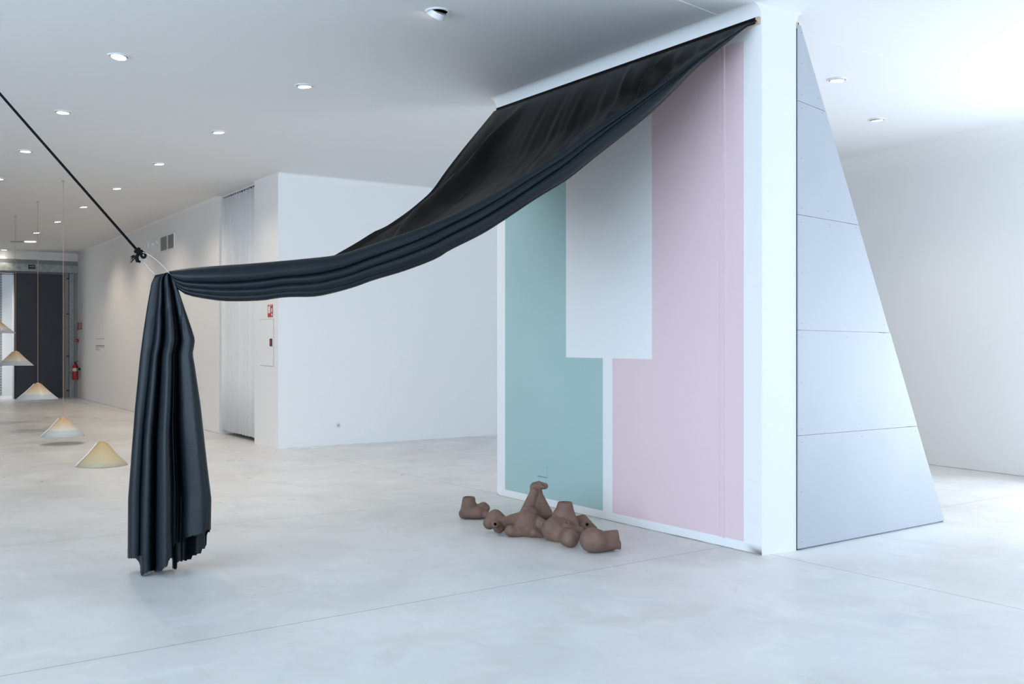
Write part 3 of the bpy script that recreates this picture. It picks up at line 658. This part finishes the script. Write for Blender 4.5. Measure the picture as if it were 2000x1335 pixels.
for r in range(NR):
    u = r/(NR-1)
    for k, (fb_, ft, dp, yh) in enumerate(KK):
        yt = 537-10*ft; y = yt+(yh-yt)*u+1.2*math.sin(k*2.1)*(u > .99)
        fr = ft+(fb_-ft)*min(1, (u/.55))**.55
        # a little belly on the right flank and slow waver down the folds
        fr = min(1, max(0, fr+.003*math.sin(5*u+3*fb_)*math.sin(PI*fr)))
        a, b = interp(y, XL), interp(y, XR); x = a+(b-a)*fr
        amp = .16+.84*min(1, (u*1.6))**.8
        dd = dp*amp+.006*noise.noise(V(fb_*5, u*4, 2))*amp
        dd += .014*noise.noise(V(fb_*7, u*22+fb_*9, 5))*math.exp(-((u-.16)/.12)**2)*(.3+fb_)
        if .55 < fb_ < .64 and u > .78: dd = dd*(1-(u-.78)/.22*.6)   # the deep valley runs out above the hem
        vs.append(at(x, y, DT+dd))
fs = [(r*nk+k, r*nk+(k+1)%nk, (r+1)*nk+(k+1)%nk, (r+1)*nk+k) for r in range(NR-1) for k in range(nk)]
fs.append(tuple(range(nk)))
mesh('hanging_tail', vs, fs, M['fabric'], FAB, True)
# ------------------------------------------------------------------ rope, knot and cable loop
K0 = at(272,493,6.72); away = (G-C1n).normalized(); aw = V(away.x,away.y,0).normalized()
T2 = vp(0,182,K0,K0+aw); up = (T2-K0); RT = K0+up*((ZC-.012-K0.z)/up.z)
t = thing('rope', K0, 'taut black rope running from the ceiling at upper left to the fabric loop', 'rope')
w = MB(); w.tube([RT, K0.lerp(RT,.5)-V(0,0,.004), K0], .0088, 10); w.build('line', M['black'], t, True)
w = MB()
def tor(c, n, R, r):
    n = Vector(n).normalized(); a = n.orthogonal().normalized(); b = n.cross(a); w.tube([c+(a*math.cos(q)+b*math.sin(q))*R for q in [2*PI*i/14 for i in range(15)]], r, 8)
dr_ = up.normalized()
tor(K0+dr_*.02, dr_, .014, .012); tor(K0+dr_*.005+V(.005,0,0), dr_+V(.4,.1,.2), .014, .012); tor(K0+W(.03,-.005,-.018), W(.3,1,.2), .017, .009)
w.tube([K0, K0+W(-.01,-.02,-.03), K0+W(-.005,-.02,-.06), K0+W(.015,-.02,-.065)], [.012,.013,.013,.008], 8)
for q in range(9): e = W(-.055-.012*random.random(), -.03+.03*random.random(), -.03-.05*random.random()); w.tube([K0+W(-.012,-.02,-.04), K0+e*.6, K0+e*.92], [.004,.003,.0012], 5)
w.build('knot', M['black'], t, True)
Lp = [(277,494),(276,500),(279,508),(287,519),(296,529),(304,536.5)]; Rp = [(279,493),(284,494),(295,500),(306,508),(317,518),(325,526),(331,534)]
t = thing('cable_loop', K0-V(0,0,.02), 'thin steel cable loop linking the rope knot to the gathered fabric', 'cable')
w = MB(); pts = [at(x,y,6.73-.0*i) for i, (x,y) in enumerate(Lp)][::-1]+[at(x,y,6.70+.0*i) for i, (x,y) in enumerate(Rp)]
low = [at(304,537,6.73), at(310,548,6.66), at(322,550,6.62), at(331,543,6.62), at(331,534,6.70)]
w.tube(spline(pts, 50), .0026, 8); w.build('strand', M['steel'], t, True)
# ------------------------------------------------------------------ clay sculpture (rounded volumes merged by a distance field)
def surface_nets(f, lo, hi, h):
    n = [int(math.ceil((hi[i]-lo[i])/h))+1 for i in range(3)]
    ax = [lo[i]+h*np.arange(n[i]) for i in range(3)]
    X, Y, Z = np.meshgrid(*ax, indexing='ij'); D = f(X, Y, Z); s = D < 0
    cnt = np.zeros([k-1 for k in n]); P = np.zeros([k-1 for k in n]+[3])
    for a in range(3):
        for db in (0,1):
            for dc in (0,1):
                o = [0,0,0]; b_, c_ = [q for q in range(3) if q != a]; o[b_] = db; o[c_] = dc; o2 = list(o); o2[a] = 1
                sl = tuple(slice(o[i], o[i]+n[i]-1) for i in range(3)); sl2 = tuple(slice(o2[i], o2[i]+n[i]-1) for i in range(3))
                d0, d1 = D[sl], D[sl2]; cr = (s[sl] != s[sl2]); t = np.where(cr, d0/np.where(cr, d0-d1, 1), 0)
                cnt += cr; 
                for q in range(3): P[..., q] += np.where(cr, (o[q] if q != a else 0)+(t if q == a else 0), 0)
    act = cnt > 0; idx = -np.ones(act.shape, int); idx[act] = np.arange(act.sum())
    cell = np.stack(np.nonzero(act), 1); V_ = np.array(lo)+h*(cell+P[act]/cnt[act][:,None])
    faces = []
    for a in range(3):
        b_, c_ = [q for q in range(3) if q != a]
        sl = [slice(None)]*3; sl[a] = slice(0, n[a]-1); sl2 = list(sl); sl2[a] = slice(1, n[a])
        for t_ in (sl, sl2): t_[b_] = slice(1, n[b_]-1); t_[c_] = slice(1, n[c_]-1)
        cr = s[tuple(sl)] != s[tuple(sl2)]; I = np.stack(np.nonzero(cr), 1)
        I[:, b_] += 1; I[:, c_] += 1
        def g_(db, dc): J = I.copy(); J[:, b_] -= db; J[:, c_] -= dc; return idx[J[:,0], J[:,1], J[:,2]]
        q = np.stack([g_(1,1), g_(0,1), g_(0,0), g_(1,0)], 1)
        flip = s[tuple(sl)][cr]
        if a == 1: flip = ~flip
        q[~flip] = q[~flip][:, ::-1]; faces.append(q)
    return V_, np.concatenate(faces)
def PX(px, py, r, d=None):
    """photo position and radius in px of a rounded volume; rests on the floor unless a distance is given"""
    if d is None: d = HC*F/(py+r-CY)
    p = at(px, py, d); return (p, r*d/F)
def sd_cone(X, Y, Z, a, ra, b, rb):
    ba = b-a; l2 = max(ba.dot(ba), 1e-12)
    t = np.clip(((X-a.x)*ba.x+(Y-a.y)*ba.y+(Z-a.z)*ba.z)/l2, 0, 1)
    return np.sqrt((X-a.x-t*ba.x)**2+(Y-a.y-t*ba.y)**2+(Z-a.z-t*ba.z)**2)-(ra+(rb-ra)*t)
def sd_plane_cut(X, Y, Z, p, n): return (X-p.x)*n.x+(Y-p.y)*n.y+(Z-p.z)*n.z   # >0 outside (cut away)
def smin(a, b, k): h = np.clip(.5+.5*(b-a)/k, 0, 1); return b+(a-b)*h-k*h*(1-h)
def smax(a, b, k): return -smin(-a, -b, k)
def clay(name, parts, cuts=(), holes=(), k=.018, parent=None, h=.0062, label=None, dents=(), late=()):
    """parts: list of round cones; cuts: (point, normal, index range) flat openings; holes: cones taken away"""
    P = [q for pr in parts+list(late) for q in pr]
    lo = [min(p[0][i]-p[1] for p in P)-.03 for i in range(3)]; hi = [max(p[0][i]+p[1] for p in P)+.03 for i in range(3)]
    lo[2] = -.02
    def f(X, Y, Z):
        D = None
        for (a, b) in parts:
            s = sd_cone(X, Y, Z, a[0], a[1], b[0], b[1]); D = s if D is None else smin(D, s, k)
        for (p, n, R) in cuts:
            c = sd_plane_cut(X, Y, Z, p, n); near = np.sqrt((X-p.x)**2+(Y-p.y)**2+(Z-p.z)**2)-R
            D = np.where(near < 0, smax(D, c, .006), D)
        for (a, b) in late:
            D = smin(D, sd_cone(X, Y, Z, a[0], a[1], b[0], b[1]), k*.5)
        for (a, b) in holes: D = smax(D, -sd_cone(X, Y, Z, a[0], a[1], b[0], b[1]), .006)
        for (p, r) in dents: D = smax(D, -(np.sqrt((X-p.x)**2+(Y-p.y)**2+(Z-p.z)**2)-r), .02)
        D = D+.0016*np.sin(55*X+20*np.sin(13*Z))*np.sin(48*Y+3)*np.sin(60*Z+1)
        return smax(D, .001-Z, .004)
    Vv, Ff = surface_nets(f, lo, hi, h)
    o = mesh(name, [Vector(v) for v in Vv], [tuple(int(i) for i in q) for q in Ff], M['clay'], parent, True)
    md_ = o.modifiers.new('soft','SMOOTH'); md_.factor = .5; md_.iterations = 3
    if label: o['label'] = label
    return o
SC = thing('clay_sculpture', fl(1070,1050), 'long brown unglazed clay sculpture of joined body-like vessels on the floor by the painted wall', 'sculpture')
toC = W(0,-1,0); lf = W(-1,0,0); UP = V(0,0,1)
# A: flared stump with two small lobes, far left
dA = HC*F/(1013-CY)+.05
clay('stump_vessel', [(PX(910,1000,12.5),PX(934,1001,12)), (PX(916,997,17,dA),PX(915.5,964,10.5,dA)), (PX(925,997,14,dA),PX(938,994,11,dA)), (PX(944,989,9.5,dA),PX(947,992,10,dA)),
     (PX(940,1000,11,dA),PX(953,1007,6,dA-.1)), (PX(905,1002,9,dA),PX(905,1003,9,dA))],
     cuts=[(at(915.5,969.5,dA), UP, .10)], holes=[(PX(915.5,962,8,dA),PX(915,985,6,dA))], parent=SC, k=.012)
# B: cluster with bored knob, arm, round belly with spout, hooked neck
dB = HC*F/(1049-CY)+.10; dT = dB+.18
neck = [(PX(1044,1006,28,dT),PX(1047,985,19,dT)), (PX(1047,985,19,dT),PX(1047,962,12,dT)), (PX(1028,1004,14,dT-.07),PX(1043,960,8,dT-.05)), (PX(1062,1002,17,dT-.02),PX(1054,972,9.5,dT-.02)),
        (PX(1047,964,12.5,dT),PX(1046,951,10.5,dT)), (PX(1046,951,10.5,dT),PX(1052,947,8,dT)), (PX(1052,947.5,8,dT),PX(1064.5,948.5,6.3,dT-.02))]
dL = HC*F/(1041-CY)+.06
body = [(PX(1027,1019,24,dB-.03),PX(1031,1026,23,dB-.03)), (PX(1037,1001,12,dB+.0),PX(1028,1000,11,dB+.0)), (PX(1060,1030,16,dB+.04),PX(1070,1036,17,dB+.02)), (PX(1048,1018,12,dB-.03),PX(1064,1027,11,dB-.10)), (PX(1044,1040,10,dB-.09),PX(1060,1046,8,dB-.08)),
        (PX(1030,1038,12,dB-.04),PX(1040,1044,8,dB-.08)), (PX(997,1036,11.5),PX(1012,1040,11,dB-.05)), (PX(1010,1014,13,dB),PX(985,1020,11,dL)),
        (PX(980,1020,14.5,dL),PX(967,1009,15,dL+.03)), (PX(956,1021,12.5,dL-.02),PX(966,1014,14,dL)), (PX(974,1029,11.5,dL-.06),PX(982,1024,11,dL-.02)), (PX(971,1026,9,dL-.09),PX(966.5,1023,7.6,dL-.14))]
sp0, sp1 = PX(1068,1029,7.5,dB-.13), PX(1054,1021,6,dB-.06); spn = (sp0[0]-sp1[0]).normalized()
clay('hooked_vessel', neck+body, cuts=[(at(1066.5,1028.5,dB-.11), spn, .075)], holes=[(sp0,sp1), (PX(966,1022.5,3.0,dL-.19),PX(971,1025,2.6,dL-.06)), (PX(1061,943.5,3.6,dT-.03),PX(1065,946.5,3.2,dT-.035))],
     dents=[(at(1013,1018,dB-.14), .022)], parent=SC, k=.009, h=.0054)
# C: middle body with truncated cone, nozzle and looped lobe behind
dC = HC*F/(1058-CY)+.08
clay('cone_top_vessel', [(PX(1080,1034,22,dC),PX(1094,1042,21,dC-.03)), (PX(1084,1024,17,dC+.03),PX(1098,1028,17,dC+.02)),  (PX(1078,1026,11,dC+.05),PX(1074,1040,10,dC)), (PX(1114,1051,17),PX(1106,1047,18,dC-.05)), (PX(1104,1036,15,dC-.02),PX(1107.5,1022,6.2,dC-.06)), (PX(1108,1034,13,dC-.04),PX(1128,1038,9,dC-.03)),
     (PX(1098,1009,20,dC+.10),PX(1106,1010,19,dC+.10)), (PX(1103,1000,19,dC+.10),PX(1104,973,12.5,dC+.10)), (PX(1116,1018,13,dC+.08),PX(1120,1030,12,dC+.05)), (PX(1130,1040,13,dC-.02),PX(1122,1036,12,dC))],
     cuts=[(at(1104,979.5,dC+.10), UP, .11)], holes=[(PX(1104,974,10,dC+.10),PX(1104,996,8,dC+.10)), (PX(1107.3,1017,2.6,dC-.08),PX(1107,1028,2.2,dC-.05))], parent=SC, k=.012, h=.0056)
dK = dC+.22
clay('looped_vessel', [(PX(1130,1019,13,dK),PX(1138,1016,11.5,dK)), (PX(1138,1016,11.5,dK),PX(1147,1022,9,dK)), (PX(1147,1021,8,dK),PX(1160,1033,7,dK-.06)), (PX(1136,1030,12,dK-.04),PX(1152,1037,9,dK-.06))],
     holes=[(PX(1148,1024,3.4,dK-.2),PX(1146,1024,3,dK+.0))], parent=SC, k=.008, h=.0056)
# D: torso-like piece at the right
dD = HC*F/(1077-CY)
clay('torso_vessel', [(PX(1156,1054,24),PX(1163,1055,23.5)), (PX(1170,1057,20.5),PX(1192,1056,18.5)), (PX(1158,1040,10,dD+.03),PX(1150,1040,9,dD+.03)), (PX(1188,1048,13,dD+.02),PX(1206,1042,8,dD+.05)), (PX(1192,1058,13,dD),PX(1210,1064,8.5,dD+.01)),],
     cuts=[(at(1208.5,1042,dD+.05), W(.95,0,.2).normalized(), .045), (at(1213,1064,dD), W(1,0,0), .045)],
     dents=[(at(1157.5,1044,dD-.135), .035), (at(1213,1052,dD-.05), .022)], parent=SC, k=.014, h=.0056)
# ------------------------------------------------------------------ view
sc = bpy.context.scene; vs_ = sc.view_settings; vs_.view_transform = 'Standard'; vs_.look = 'None'; vs_.exposure = .05; vs_.gamma = 1; vs_.use_curve_mapping = False
